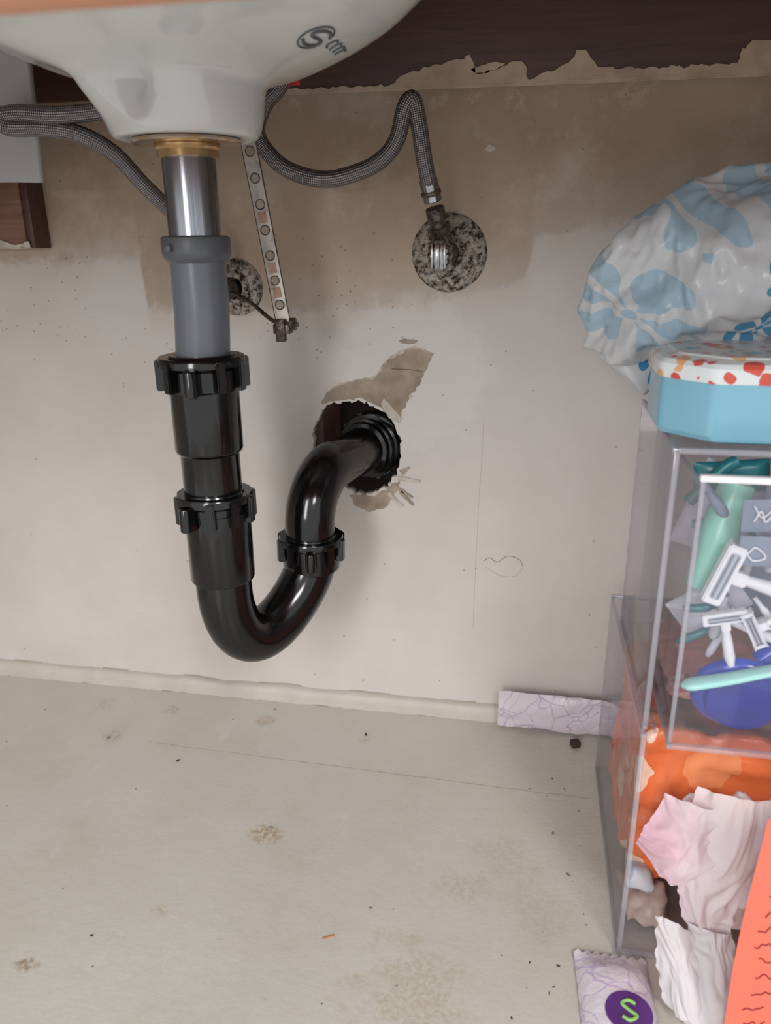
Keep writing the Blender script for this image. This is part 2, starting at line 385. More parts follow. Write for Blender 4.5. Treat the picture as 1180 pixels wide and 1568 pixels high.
# ------------------------------------------------------------------ room shell / cabinet
hole=[(-.198,.331),(-.189,.338),(-.163,.342),(-.148,.338),(-.134,.330),(-.125,.318),(-.120,.305),(-.119,.288),(-.124,.271),(-.134,.255),(-.150,.248),(-.165,.248),(-.188,.258),(-.202,.276),(-.209,.290),(-.207,.312)]
hole_r=rough_loop(hole,.0022,.003,3)
wb=filled('wall_back',[(-.66,-.03),(.46,-.03),(.46,.80),(-.66,.80)],[hole_r],.006,.012,M_wall)
cav=empty('wall_cavity')
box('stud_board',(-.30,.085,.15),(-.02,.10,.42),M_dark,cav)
box('stud_side',(-.240,.014,.16),(-.200,.085,.42),M_brown,cav)
fl=box('floor',(-.66,-.75,-.02),(.46,.0,0),M_floor,None,0)
box('wall_left',(-.68,-.52,-.02),(-.66,.0,.80),M_white,None,0)
box('wall_right',(.46,-.52,-.02),(.48,.0,.80),M_white,None,0)
bm=bmesh.new(); prev=None
for i in range(281):
    x=-.655+i*.004; w=.0014*noise.noise(Vector((x*40,1,1)))+.0008*noise.noise(Vector((x*160,1,1))); h=.0022*noise.noise(Vector((x*26,4,1)))
    ring=[bm.verts.new((x,.001,0)),bm.verts.new((x,-.0090+w,0)),bm.verts.new((x,-.0078+w,.0080+h)),bm.verts.new((x,-.0060+w,.014+h)),bm.verts.new((x,-.0030+w*.3,.0165+h)),bm.verts.new((x,.001,.0172+h))]
    if prev:
        for a in range(5): bm.faces.new((prev[a],prev[a+1],ring[a+1],ring[a]))
    prev=ring
from_bm('baseboard_back',bm,M_white,None,True,50)
dj=empty('joint_dirt')
for k in range(9):
    xa=-.64+k*.105+random.uniform(0,.03); ln=random.uniform(.03,.07)
    tube('line_%d'%k,[Vector((xa+t*ln/16,-.0088+.0010*noise.noise(Vector((t*.4,k,0))),.0003)) for t in range(17)],lambda t:.0002+.0006*abs(noise.noise(Vector((t*9,0,3)))),M_dirt,dj,6)
    xa+=.04
    tube('top_line_%d'%k,[Vector((xa+t*ln/16,-.0003,.0178+.0022*noise.noise(Vector(((xa+t*ln/16)*26,4,1))))) for t in range(17)],.00035,M_dirt,dj,6)
seam=empty('floor_seam')
tube('groove',[Vector((-.36+i*.005,-.103-.012*(i/88)+.0012*noise.noise(Vector((i*.2,0,0))),.0000)) for i in range(89)],lambda t:.0003+.0004*abs(noise.noise(Vector((t*40,0,0)))),M_crack,seam,6)
br=empty('trim_rail')
box('rail_board',(-.66,-.006,.609),(.46,-.0005,.80),M_brown,br,.0008)
cont=[(-.30,.6095),(-.223,.611),(-.17,.6095),(-.125,.609),(-.118,.616),(-.09,.621),(-.060,.628),(-.055,.615),(-.038,.616),(-.030,.621),(-.018,.622),(-.013,.609),(-.011,.608),(0,.613),(.009,.616),(.018,.619),(.024,.627),(.032,.628),(.038,.618),(.046,.614),(.110,.612),(.146,.613),(.148,.622),(.155,.628),(.170,.627),(.21,.632),(.25,.615),(.46,.614)]
cr_=rough_loop(cont,.0016,.003,5,closed=False)
filled('peeled_paint',cr_+[(.46,.601),(-.30,.606)],[],-.0066,.001,M_chip,br)
filled('paint_island',rough_loop([(-.060,.617),(-.045,.622),(-.032,.621),(-.036,.617),(-.05,.615)],.001,.002),[],-.0066,.001,M_chip,br)
tube('paint_ridge',[Vector((-.14+i*.010,-.006,.6065+.0006*noise.noise(Vector((i*.5,2,0))))) for i in range(60)],.0013,M_chip,br,8)
box('countertop',(-.70,-.54,.80),(.50,.012,.83),M_white,None,.002)
box('trim_front',(-.70,-.52,.5445),(.50,-.50,.80),M_rail,None,.003)
# wall damage
dm=empty('torn_wall_paper')
torn=[(-.198,.338),(-.192,.349),(-.179,.357),(-.160,.361),(-.143,.364),(-.136,.376),(-.127,.384),(-.117,.389),(-.106,.392),(-.089,.387),(-.095,.372),(-.102,.358),(-.112,.345),(-.118,.333),(-.124,.322),(-.134,.333),(-.150,.341),(-.163,.344),(-.180,.342)]
filled('torn_patch',rough_loop(torn,.0014,.0025,2),[],-.0003,.0008,M_torn,dm)
filled('torn_patch_rim',rough_loop([(p[0]*1.012-(-.14)*.012,p[1]*1.025-.36*.025+.0012) for p in torn[1:13]],.0010,.003,6)+[(-.112,.350),(-.122,.366),(-.14,.353),(-.17,.349)],[],-.00005,.0006,M_gyp,dm)
filled('paper_flap',rough_loop([(-.135,.345),(-.127,.336),(-.118,.326),(-.121,.321),(-.131,.326),(-.138,.339)],.0006,.003,4),[],-.0011,.001,M_gyp,dm)
filled('lower_patch',rough_loop([(-.172,.246),(-.165,.235),(-.152,.229),(-.137,.233),(-.128,.243),(-.120,.262),(-.126,.262),(-.136,.252),(-.150,.246)],.0014,.0025,8),[],-.0003,.0008,M_torn,dm)
for i,(a,b2) in enumerate([((-.128,.256),(-.108,.246)),((-.122,.264),(-.100,.262)),((-.118,.270),(-.110,.276)),((-.133,.248),(-.118,.236)),((-.121,.250),(-.108,.238))]):
    ax,az=a;bx,bz=b2; nx,nz=-(bz-az),(bx-ax); l=math.hypot(nx,nz); nx/=l;nz/=l
    filled('paint_flap_%d'%i,rough_loop([(ax-nx*.0005,az-nz*.0005),(bx,bz),(bx+nx*.002,bz+nz*.002),(ax+nx*.004,az+nz*.004)],.0005,.002),[],-.0012,.0008,M_gyp if i%2 else M_torn,dm)
filled('nick',rough_loop([(-.121,.399),(-.116,.401),(-.103,.3995),(-.107,.396),(-.117,.397)],.0008,.002),[],-.0003,.0008,M_torn,dm)
filled('nick_upper',rough_loop([(-.047,.559),(-.042,.562),(-.037,.560),(-.041,.556)],.0010,.0015),[],-.0003,.0008,M_gyp,dm)
tube('slit',[Vector((-.128,-.0008,.373)),Vector((-.112,-.0008,.3725)),Vector((-.098,-.0008,.371))],.0004,M_crackd,dm,6)
ck=empty('wall_cracks')
def crk(n,pts,r=.0004,m=M_crack): tube(n,spline([(x+.0006*noise.noise(Vector((x*300,z*300,1))),0.0,z) for x,z in pts],6),r,m,ck,6)
crk('crack_1',[(-.040,.33),(-.0405,.29),(-.042,.25),(-.043,.20),(-.044,.14),(-.044,.107)],.00015)
crk('crack_2',[(-.036,.182),(-.030,.186),(-.022,.182),(-.012,.189),(0,.186),(.004,.178)],.00030,M_crackd)
crk('crack_3',[(-.033,.176),(-.02,.168),(-.006,.167),(.0,.172),(.004,.178)],.00020)
# framing at the far left
lb=empty('wood_cleat')  # wood block bracket on the back wall, not trim
box('cleat',(-.62,-.027,.485),(-.470,-.0005,.543),M_block,lb,.001)
box('cleat_edge',(-.4695,-.026,.484),(-.462,-.0005,.544),M_brown,lb,.001)
box('small_block',(-.60,-.044,.503),(-.497,-.028,.536),M_block,lb,.001)
filled('paint_smear',rough_loop([(-.60,-.028),(-.466,-.028),(-.466,-.012),(-.50,-.006),(-.60,-.012)],.002,.004),[],.4845,.0012,M_gyp,lb,'xy')
filled('front_smear',rough_loop([(-.60,.484),(-.466,.484),(-.467,.490),(-.482,.487),(-.50,.493),(-.60,.489)],.0008,.003),[],-.0278,.001,M_gyp,lb)
filled('apron_panel',[(-.655,.536),(-.420,.5345),(-.388,.5335),(-.384,.62),(-.384,.78),(-.655,.78)],[],-.115,.006,simple('gray_panel',(172,171,170),.6,var=.04,scale=10))

# ------------------------------------------------------------------ sink
AX,AY=-.236,-.177
prof=[(.030,.5535),(.0445,.5525),(.0495,.556),(.0525,.566),(.054,.577),(.0565,.5845),(.066,.5895),(.092,.5965),(.125,.609),(.150,.625),(.185,.660),(.205,.715),(.212,.799)]
ps=spline([(a,0,b) for a,b in prof],8)
def sst(a,b,x):
    t=min(1,max(0,(x-a)/(b-a))); return t*t*(3-2*t)
def bowl_pt(r,h,a,off=0):
    k=sst(.058,.158,r)
    def g(c,w): return math.exp(-((((a-math.radians(c)+math.pi)%(2*math.pi))-math.pi)/w)**2)
    kk=sst(.556,.586,h)*(min(1,max(0,(.17-r)/.07))*.8+.2)
    rr=r+off+(.015*g(-132,.30)-.014*g(-100,.17)+.005*g(-62,.35))*kk
    return Vector((AX+.010*k+rr*math.cos(a),AY-.022*k+rr*math.sin(a)*(1-.20*k),h))
sink=empty('porcelain_sink')
bm=bmesh.new(); rings=[]; SG=144
for p in ps: rings.append([bm.verts.new(bowl_pt(p.x,p.z,2*math.pi*i/SG)) for i in range(SG)])
for k in range(len(rings)-1):
    for i in range(SG):
        j=(i+1)%SG; bm.faces.new((rings[k][i],rings[k][j],rings[k+1][j],rings[k+1][i]))
from_bm('bowl',bm,M_porc,sink,True,70)
def on_bowl(u,v,off=.0005):
    a=math.radians(-17)+u/.10; s=v
    r0=.103+s*.90
    for p,q in zip(ps[:-1],ps[1:]):
        if p.x<=r0<=q.x and q.x>p.x:
            t=(r0-p.x)/(q.x-p.x); h=p.z+(q.z-p.z)*t; break
    else: h=.6
    return bowl_pt(r0,h-off,a,off*.6)
M_ink=simple('printed_mark',(98,102,104),.4)
sw=[(.011,.005),(.005,.0088),(-.003,.0088),(-.009,.0055),(-.008,.001),(0,0),(.008,-.001),(.009,-.0055),(.003,-.0088),(-.005,-.0088),(-.011,-.005)]
tube('mark_s',[on_bowl(p.x*.8,p.y*.8) for p in spline([(a,b,0) for a,b in sw],8)],.0010,M_ink,sink,8)
tube('mark_ring',[on_bowl(.0118*math.cos(t*math.pi/16)-.001,.0108*math.sin(t*math.pi/16)) for t in range(3,30)],.0005,M_ink,sink,8)
for i,u0 in enumerate((.019,.027,.035,.043)):
    tube('mark_letter_%d'%i,[on_bowl(u0+.0028*math.cos(t),.0040*math.sin(t)+.001) for t in [x*.35 for x in range(2,16-i)]],.0005,M_ink,sink,8)

# ------------------------------------------------------------------ drain assembly
O=(AX,AY,0)
dr=empty('sink_drain_pipe')
lathe('strainer_flange',[(.020,.5535),(.034,.5535),(.0365,.5522),(.037,.5508),(.036,.5498),(.020,.5496)],O,(0,0,1),M_flange,dr)
lathe('brass_washer',[(.018,.550),(.0215,.550),(.0222,.5492),(.0222,.5475),(.0208,.546),(.0208,.5415),(.018,.541)],O,(0,0,1),M_gold,dr)
lathe('tailpiece',[(.0172,.546),(.0186,.5455),(.0186,.5425),(.0182,.542),(.0182,.490),(.0175,.490)],O,(0,0,1),M_chrome,dr)
lathe('slip_collar',[(.0182,.4915),(.0215,.4915),(.0238,.4905),(.0242,.489),(.0242,.480),(.0236,.4775),(.0208,.4745),(.0198,.4735)],O,(0,0,1),M_gray2,dr)
box('collar_tab',(AX-.012,AY-.0258,.481),(AX-.008,AY-.022,.486),M_gray2,dr,.0008)
lathe('gray_tailpipe',[(.0198,.478),(.0198,.44)],O,(0,0,1),M_gray,dr)
tube('gray_tailpipe_lower',[Vector((AX,AY,.441)),Vector((AX-.0012,AY,.42)),Vector((AX-.003,AY,.398))],.0198,M_gray,dr,64)
AX-=.0035; O=(AX,AY,0)
trap=empty('black_p_trap')
def nut(name,org,axis,r,h,n=8,wings=(0,4),ph=0.0,inner=.019,wl=.008):
    """slip nut: flanged ring, ribs and grip wings"""
    lathe(name,[(inner,-h*.02),(r*.84,-h*.02),(r*.88,h*.04),(r*.88,h*.62),(r*.96,h*.70),(r*1.02,h*.74),(r*1.02,h*.93),(r*.99,h),(r*.80,h),(r*.78,h*1.06),(inner,h*1.06)],org,axis,M_black,trap,72)
    M=frame(axis)
    for i in range(n):
        a=ph+2*math.pi*i/n
        big=i in wings
        L=wl if big else .0022; wdt=.0052 if big else .0042
        parts=[(h*.02,h*.92)] if not big else [(h*.0,h*.78)]
        for z0,zh in parts:
            bm=bmesh.new(); bmesh.ops.create_cube(bm,size=1)
            for v in bm.verts:
                v.co=Vector((r*.86+ (v.co.x+.5)*(L+r*.16), v.co.y*wdt*2*(.8 if v.co.x>0 else 1), z0+(v.co.z+.5)*zh))
            bmesh.ops.bevel(bm,geom=bm.edges[:],offset=.0009,segments=2,affect='EDGES')
            R=Matrix.Rotation(a,3,'Z')
            for v in bm.verts: v.co=Vector(org)+M@(R@v.co)
            from_bm(name+'_lug_%d'%i,bm,M_black,trap,True,40)
            if big:
                lathe(name+'_knob_%d'%i,[(.0001,h*.0),(.0040,0),(.0045,.0006),(.0045,h*.74),(.0040,h*.78),(.0001,h*.78)],Vector(org)+M@(R@Vector((r*1.02+L,0,0))),axis,M_black,trap,16)
nut('slip_nut_top',(AX,AY,.3835),(0,0,1),.0315,.0245,10,(0,5),math.radians(10),wl=.0075)
lathe('trap_hub_upper',[(.0195,.396),(.0258,.392),(.0258,.338),(.0250,.336),(.0228,.3345),(.0225,.334),(.0225,.298)],O,(0,0,1),M_black,trap)
nut('slip_nut_mid',(AX+.001,AY,.279),(0,0,1),.0290,.0235,10,(0,5),math.radians(-22),wl=.003)
AX2=AX+.002
lathe('trap_hub_lower',[(.020,.290),(.0258,.288),(.0258,.231),(.0250,.229),(.0226,.2275),(.0224,.216)],(AX2,AY,0),(0,0,1),M_black,trap)
R=.0465; D=Vector((.0525,.077,0)).normalized(); up=Vector((0,0,1))
base=Vector((AX2,AY,.220)); pts=[base+up*.02,base+up*.01]
for i in range(0,41):
    a=math.pi*i/40; s=math.sin(a)*1.14+.20*math.sin(2*a); pts.append(base+D*R*(1-math.cos(a))-up*R*s)
outp=base+D*2*R
pts+= [outp+up*.008,outp+up*.02]
tube('j_bend',pts,.0226,M_black,trap,48)
lathe('j_bend_hub',[(.0226,-.014),(.0252,-.012),(.0256,-.009),(.0256,.015)],outp+up*.001,(0,0,1),M_black,trap)
nut('slip_nut_outlet',(outp.x,outp.y,.2185),(.04,-.03,1),.0280,.022,10,(0,5),math.radians(15),wl=.003)
o2=Vector((outp.x,outp.y,.24)); HD=Vector((.034,.125,.0)).normalized(); er=.046
pts=[o2-up*.01,o2]
cz=.247
for i in range(0,19):
    a=math.pi/2*i/18; pts.append(Vector((o2.x,o2.y,cz))+HD*er*(1-math.cos(a))+up*er*math.sin(a))
e=pts[-1]; pts+=[e+HD*.02,e+HD*.05,e+HD*.09]
tube('trap_arm',pts,.0222,M_black,trap,48)
wc=e+HD*((.010-e.y)/HD.y)
lathe('trap_adapter',[(.0222,-.010),(.0258,-.009),(.0264,-.004),(.0264,.002),(.0320,.003),(.0335,.006),(.0335,.020),(.031,.022),(.031,.05)],wc,HD,M_black,trap,64)
lathe('adapter_ring',[(.0268,-.004),(.0292,-.0035),(.0292,.001),(.0268,.0015)],wc,HD,M_black,trap,64)
Mx=frame(HD)
for i in range(10):
    a=2*math.pi*i/10
    bm=bmesh.new(); bmesh.ops.create_cube(bm,size=1)
    for v in bm.verts: v.co=Vector((.0318+v.co.x*.004,v.co.y*.006,.012+v.co.z*.016))
    bmesh.ops.bevel(bm,geom=bm.edges[:],offset=.0007,segments=2,affect='EDGES')
    Rr=Matrix.Rotation(a,3,'Z')
    for v in bm.verts: v.co=wc+Mx@(Rr@v.co)
    from_bm('adapter_rib_%d'%i,bm,M_black,trap,True,40)
AX+=.0035

# ------------------------------------------------------------------ shutoff valves & hoses
def valve(nm,cx,cz,r):
    v=empty(nm)
    lathe('escutcheon',[(.010,-.012),(.013,-.012),(.016,-.009),(r*.62,-.0075),(r*.86,-.005),(r*.97,-.002),(r,0.0)],(cx,-.0005,cz),(0,1,0),M_esc,v,64,60)
    cyl('stub',.0078,-.034,0,(cx,-.002,cz),(0,1,0),M_darkm,v)
    cyl('body',.0100,-.012,.012,(cx,-.036,cz),(0,1,0),M_darkm,v)
    cyl('bonnet',.0085,-.008,.008,(cx,-.050,cz),(0,1,0),M_chr2,v,seg=6)
    def hf(a,h):
        q=1/math.sqrt((math.cos(a)/1.0)**2+(math.sin(a)/1.45)**2)
        return q*(1+.06*math.cos(10*a))
    lathe('handle',[(.0001,-.010),(.0065,-.010),(.0088,-.0085),(.0100,-.005),(.0104,.002),(.0096,.006),(.0075,.0075),(.0001,.0075)],(cx-.001,-.062,cz-.001),(0,1,0),M_chr2,v,80,60,hf)
    for s in(-1,0,1):
        box('handle_rib_%d'%(s+1),(cx-.0018+s*.0052,-.0745,cz-.011),(cx-.0002+s*.0052,-.071,cz+.009),M_chr2,v,.0005)
    return v
v1=valve('shutoff_valve',-.075,.476,.0335)
A0=Vector((-.0765,-.038,.484)); A1=Vector((-.086,-.050,.526)); dA=(A1-A0).normalized()
cyl('outlet_nut',.0090,.0,.012,A0+dA*.002,dA,M_darkm,v1,seg=6)
cyl('outlet_stem',.0055,.010,.024,A0,dA,M_darkm,v1)
cyl('hose_nut',.0078,.020,.030,A0,dA,M_darkm,v1,seg=24)
hoses=empty('braided_supply_hose')
hA=[A1-dA*.002,(-.0895,-.058,.545),(-.094,-.060,.572),(-.0985,-.060,.589),(-.1045,-.062,.584),(-.111,-.062,.562),(-.122,-.063,.5485),(-.140,-.064,.5395),(-.169,-.065,.534),(-.198,-.064,.541),(-.217,-.062,.555),(-.226,-.060,.572),(-.219,-.056,.592),(-.203,-.052,.612),(-.195,-.050,.66),(-.195,-.05,.74)]
tube('hose',spline(hA,14),.0066,M_braid,hoses,24)
cyl('ferrule',.0075,-.004,.014,A1-dA*.006,dA,M_chr2,hoses)
lathe('ferrule_ring',[(.0075,.001),(.0082,.002),(.0082,.004),(.0075,.005)],A1-dA*.006,dA,M_darkm,hoses)
M_red=simple('red_tag',(200,40,36),.4)
box('red_tag',(-.198,-.064,.603),(-.188,-.059,.620),M_red,hoses,.001)
v2=valve('shutoff_valve.001',-.276,.447,.026)
h2=empty('braided_supply_hose.001')
hB=[(-.20,-.045,.70),(-.24,-.07,.63),(-.285,-.105,.594),(-.318,-.128,.581),(-.352,-.140,.577),(-.380,-.142,.579),(-.398,-.142,.577),(-.392,-.142,.570),(-.365,-.138,.569),(-.340,-.132,.5645),(-.320,-.122,.552),(-.305,-.108,.530),(-.292,-.082,.508),(-.280,-.055,.490),(-.276,-.040,.470)]
tube('hose',spline(hB,12),.0062,M_braid,h2,24)

# pop-up lift strap
ls=empty('lift_rod_strap')
top=Vector((-.2235,.5835)); bot=Vector((-.1995,.424)); dd=(bot-top).normalized(); nn=Vector((-dd.y,dd.x)); hw=.0058
outer=[top+nn*hw,top-nn*hw,bot-nn*hw,bot+nn*hw]
hs=[]
for i in range(8):
    c=top+dd*(.012+i*.0192)
    hs.append([(c.x+.0036*math.cos(t*math.pi/8),c.y+.0036*math.sin(t*math.pi/8)) for t in range(16)])
    tube('hole_rim_%d'%i,[Vector((c.x+.0036*math.cos(t*math.pi/10),-.1007,c.y+.0036*math.sin(t*math.pi/10))) for t in range(21)],.00045,M_darkm,ls,6)
for i,s in enumerate((-1,1)):
    a=top+nn*hw*s; b_=bot+nn*hw*s
    tube('strap_edge_%d'%i,[Vector((a.x,-.100,a.y)),Vector(((a.x+b_.x)/2,-.100,(a.y+b_.y)/2)),Vector((b_.x,-.100,b_.y))],.0007,M_darkm,ls,6)
filled('strap',[tuple(q) for q in outer],hs,-.10,.0012,M_strap,ls)
for i in (3,5,6):
    c=top+dd*(.012+i*.0192+.0095)
    box('rust_block_%d'%i,(c.x-.0032,-.1014,c.y-.004),(c.x+.0032,-.1004,c.y+.004),simple('rust_stain_%d'%i,(184,152,130),.7,c2=(156,120,102)),ls,.0003,Matrix.Rotation(math.radians(-9),3,'Y'))
tube('rod',[Vector((-.2235,-.10,.575)),Vector((-.2262,-.10,.66)),Vector((-.2262,-.10,.76))],.0025,M_darkm,ls,12)
box('clip',(-.207,-.106,.416),(-.193,-.094,.424),M_darkm,ls,.001)
box('clip_leg',(-.2045,-.108,.410),(-.1965,-.102,.428),M_darkm,ls,.001)
cyl('thumb_screw',.0052,.0,.005,(-.194,-.100,.4235),(1,0,0),M_darkm,ls,seg=10)
tube('pivot_rod',spline([(-.262,-.060,.447),(-.245,-.085,.4465),(-.225,-.098,.4385),(-.206,-.102,.4255),(-.186,-.104,.4235)],8),.0017,M_darkm,ls,10)

# ------------------------------------------------------------------ acrylic organiser
org=empty('acrylic_drawer_organizer')
T_=.0022
def pan(n,lo,hi): box(n,lo,hi,M_acr,org,.0003)
def bar(n,a,b2,r=.0017):
    a=Vector(a);b2=Vector(b2); lo=Vector([min(a[i],b2[i])-r for i in range(3)]); hi=Vector([max(a[i],b2[i])+r for i in range(3)])
    box(n,lo,hi,M_edge,org,.0006)
X0,X1,Y0,Y1,Z0,Z1=.082,.275,-.278,-.070,.001,.185
pan('lower_left',(X0,Y0,Z0),(X0+T_,Y1,Z1)); pan('lower_back',(X0,Y1-T_,Z0),(X1,Y1,Z1)); pan('lower_bottom',(X0,Y0,Z0),(X1,Y1,Z0+T_)); pan('lower_right',(X1-T_,Y0,Z0),(X1,Y1,Z1))
bar('l_e1',(X0+.002,Y0,Z0+.001),(X0+.002,Y0,Z1)); bar('l_e2',(X0+.001,Y0,Z1),(X0+.001,Y1,Z1),.0013); bar('l_e3',(X0+.001,Y1,Z0+.001),(X0+.001,Y1,Z1),.0010); bar('l_e4',(X0+.001,Y0,Z0+.001),(X0+.001,Y1,Z0+.001),.0010)
bar('l_e5',(X0,Y1,Z1),(X1,Y1,Z1)); bar('l_e6',(X0,Y0,Z0+.001),(X1,Y0,Z0+.001)); bar('l_e7',(X0+.010,Y0+.008,Z1-.002),(X0+.010,Y1,Z1-.002),.0009); bar('l_e8',(X0,Y1,Z1),(X0+.010,Y1,Z1),.001)
x0,x1,y0,y1,z0,z1=.084,.275,-.272,-.125,.188,.372
pan('upper_left',(x0,y0,z0),(x0+T_,y1,z1)); pan('upper_top',(x0,y0,z1-T_),(x1,y1,z1)); pan('upper_bottom',(x0,y0,z0),(x1,y1,z0+T_)); pan('upper_back',(x0,y1-T_,z0),(x1,y1,z1)); pan('upper_right',(x1-T_,y0,z0),(x1,y1,z1))
bar('u_e1',(x0+.001,y0,z0),(x0+.001,y0,z1)); bar('u_e2',(x0+.001,y0,z1),(x0+.001,y1,z1),.0013); bar('u_e3',(x0+.001,y1,z0),(x0+.001,y1,z1),.0009); bar('u_e4',(x0,y0,z1),(x1,y0,z1)); bar('u_e5',(x0+.001,y0,z0),(x0+.001,y1,z0),.0012)
a0,a1,b0,b1,c0,c1=.095,.268,-.295,-.135,.191,.364
pan('drawer_front',(a0,b0,c0),(a1,b0+T_,c1)); pan('drawer_left',(a0,b0,c0),(a0+T_,b1,c1-.006)); pan('drawer_bottom',(a0,b0,c0),(a1,b1,c0+T_))
M_wedge=simple('frosted_rim',(224,222,226),.25,var=.03,scale=20)
bar('d_e1',(a0+.001,b0,c0),(a0+.001,b0,c1),.0014); bar('d_e2',(a0+.001,b0,c0),(a1,b0,c0)); bar('d_e3',(a0+.001,b0,c0),(a0+.001,b1,c0),.0012)
box('drawer_rim',(a0-.001,b0-.002,c1-.003),(a1,b0+.003,c1+.001),M_wedge,org,.001)
bar('d_e4',(a0+.001,b0,c1-.006),(a0+.001,b1,c1-.006),.0012)

# ------------------------------------------------------------------ things in the drawer
def stick(obname,pts,r,mat,sx=1,sy=1,seg=20,up=None,parent=None):
    return tube(obname,spline(pts,8),r,mat,parent,seg,True,sx,sy,up)
M_sea=simple('sea_green_plastic',(130,190,170),.3,var=.04); M_aqua=simple('aqua_plastic',(165,220,214),.3,var=.03)
M_blue=simple('blue_plastic',(30,72,186),.22,c2=(18,42,138),scale=25,coat=.3); M_wp=simple('white_plastic',(222,222,226),.3,var=.03)
M_lil=simple('lilac_wrap',(176,172,190),.4,c2=(214,212,220),scale=30,bumpk=.4)
M_slate=simple('slate_label',(108,120,138),.5,c2=(136,146,160),scale=20); M_teal=simple('teal_plastic',(44,120,128),.3,var=.1)
M_slot=simple('razor_slot',(176,178,184),.35,var=.05)
def prof_r(lst):
    def f(t):
        for (t0,r0),(t1,r1) in zip(lst[:-1],lst[1:]):
            if t<=t1: return r0+(r1-r0)*(t-t0)/(t1-t0)
        return lst[-1][1]
    return f
stick('green_lotion_tube',[(.125,-.255,.352),(.117,-.262,.325),(.109,-.268,.300),(.104,-.270,.288)],prof_r([(0,.004),(.05,.010),(.5,.0115),(.85,.008),(1,.006)]),M_sea)
stick('toothbrush_handle',[(.100,-.2885,.230),(.125,-.2885,.237),(.155,-.2885,.247),(.20,-.2885,.260)],prof_r([(0,.002),(.04,.0060),(.5,.0052),(1,.006)]),M_aqua,1,.55)
bb=empty('blue_hairbrush')
lathe('head',[(.0001,-.006),(.018,-.0055),(.028,-.004),(.0330,-.001),(.0330,.002),(.026,.005),(.012,.007),(.0001,.0075)],(.1385,-.271,.217),(.1,1,.15),M_blue,bb,64,60,lambda a,h:1/math.sqrt((math.cos(a)/.86)**2+(math.sin(a)/.80)**2))
lathe('pad',[(.0001,-.0095),(.012,-.009),(.0205,-.0075),(.0225,-.005)],(.140,-.271,.216),(.1,1,.15),simple('blue_pad',(22,48,146),.35),bb,48)
tube('grip',spline([(.150,-.262,.236),(.175,-.258,.264),(.20,-.245,.296)],8),.0065,M_blue,bb)
def razor(nm,c,rotz,sc=1,hl=.075):
    e_=empty(nm); Rm=Matrix.Rotation(rotz,3,'Y')
    def P_(x,y,z): return Vector(c)+Rm@Vector((x*sc,y*sc,z*sc))
    def bx(n,lo,hi,m):
        bm=bmesh.new(); bmesh.ops.create_cube(bm,size=1)
        for v in bm.verts: v.co=P_((lo[0]+hi[0])/2+v.co.x*(hi[0]-lo[0]),(lo[1]+hi[1])/2+v.co.y*(hi[1]-lo[1]),(lo[2]+hi[2])/2+v.co.z*(hi[2]-lo[2]))
        bmesh.ops.bevel(bm,geom=bm.edges[:],offset=.0009*sc,segments=2,affect='EDGES'); from_bm(n,bm,m,e_,True,40)
    bx('head',(-.019,-.004,-.0055),(.019,.004,.0055),M_wp)
    bx('blade_slot',(-.015,-.0048,-.0030),(.015,-.0035,.0030),M_slot)
    for k in(-1,1): bx('blade_%d'%(k+1),(-.014,-.0054,k*.0016-.0004),(.014,-.0042,k*.0016+.0004),M_slate)
    bx('neck',(-.004,-.002,-.014),(.004,.005,-.004),M_wp)
    tube('handle',[P_(0,0.002,-.012),P_(0,.004,-.012-hl*.25),P_(0,.003,-.012-hl*.6),P_(0,.001,-hl)],prof_r([(0,.003*sc),(.3,.0045*sc),(.8,.005*sc),(1,.003*sc)]),M_wp,e_,16)
razor('disposable_razor',(.1160,-.284,.303),math.radians(-72),1.0)
razor('disposable_razor.001',(.120,-.284,.2755),math.radians(-14),.66,.05)
razor('disposable_razor.002',(.136,-.286,.270),math.radians(-118),.62)
# loose small things (applicators, swabs, caps) behind the razors
at=empty('assorted_toiletries')
M_bits=[M_wp,M_lil,M_slate,M_wp,M_slot,M_teal]
rs=random.Random(11)
for i in range(26):
    cx=rs.uniform(.108,.172); cz=rs.uniform(.245,.345); cy=rs.uniform(-.272,-.252)
    a=rs.uniform(0,math.pi); L=rs.uniform(.010,.020); dxx,dzz=math.cos(a)*L,math.sin(a)*L
    if cx-abs(dxx)<.101: cx=.101+abs(dxx)
    r_=rs.uniform(.0018,.0038)
    stick('bit_%d'%i,[(cx-dxx,cy,cz-dzz),(cx,cy-.002,cz),(cx+dxx,cy,cz+dzz)],prof_r([(0,r_*.6),(.08,r_),(.6,r_),(.65,r_*.72),(1,r_*.7)]),M_bits[i%6],parent=at,seg=12)
def sachet(nm,c,w,h,rot,mat,th=.004,tilt=0,wr=.0012):
    bm=bmesh.new(); n=16; g=[]
    Rm=Matrix.Rotation(tilt,3,'X')@Matrix.Rotation(rot,3,'Y')
    for s in(-1,1):
        gg=[]
        for i in range(n+1):
            row=[]
            for j in range(n+1):
                u=i/n*2-1; v=j/n*2-1
                b_=max(0,(1-u**4)*(1-v**4))
                d=Vector((u*w/2,s*(th/2*b_+.0003)+wr*noise.noise(Vector((u*w*45,v*h*45,c[0]*50))),v*h/2))
                row.append(bm.verts.new(Vector(c)+Rm@d))
            gg.append(row)
        for i in range(n):
            for j in range(n): bm.faces.new((gg[i][j],gg[i+1][j],gg[i+1][j+1],gg[i][j+1]))
        g.append(gg)
    A_,B_=g
    rim=[(i,0) for i in range(n)]+[(n,j) for j in range(n)]+[(i,n) for i in range(n,0,-1)]+[(0,j) for j in range(n,0,-1)]
    for k in range(len(rim)):
        p=rim[k];q=rim[(k+1)%len(rim)]
        bm.faces.new((A_[p[0]][p[1]],A_[q[0]][q[1]],B_[q[0]][q[1]],B_[p[0]][p[1]]))
    return from_bm(nm,bm,mat,None,True,60)
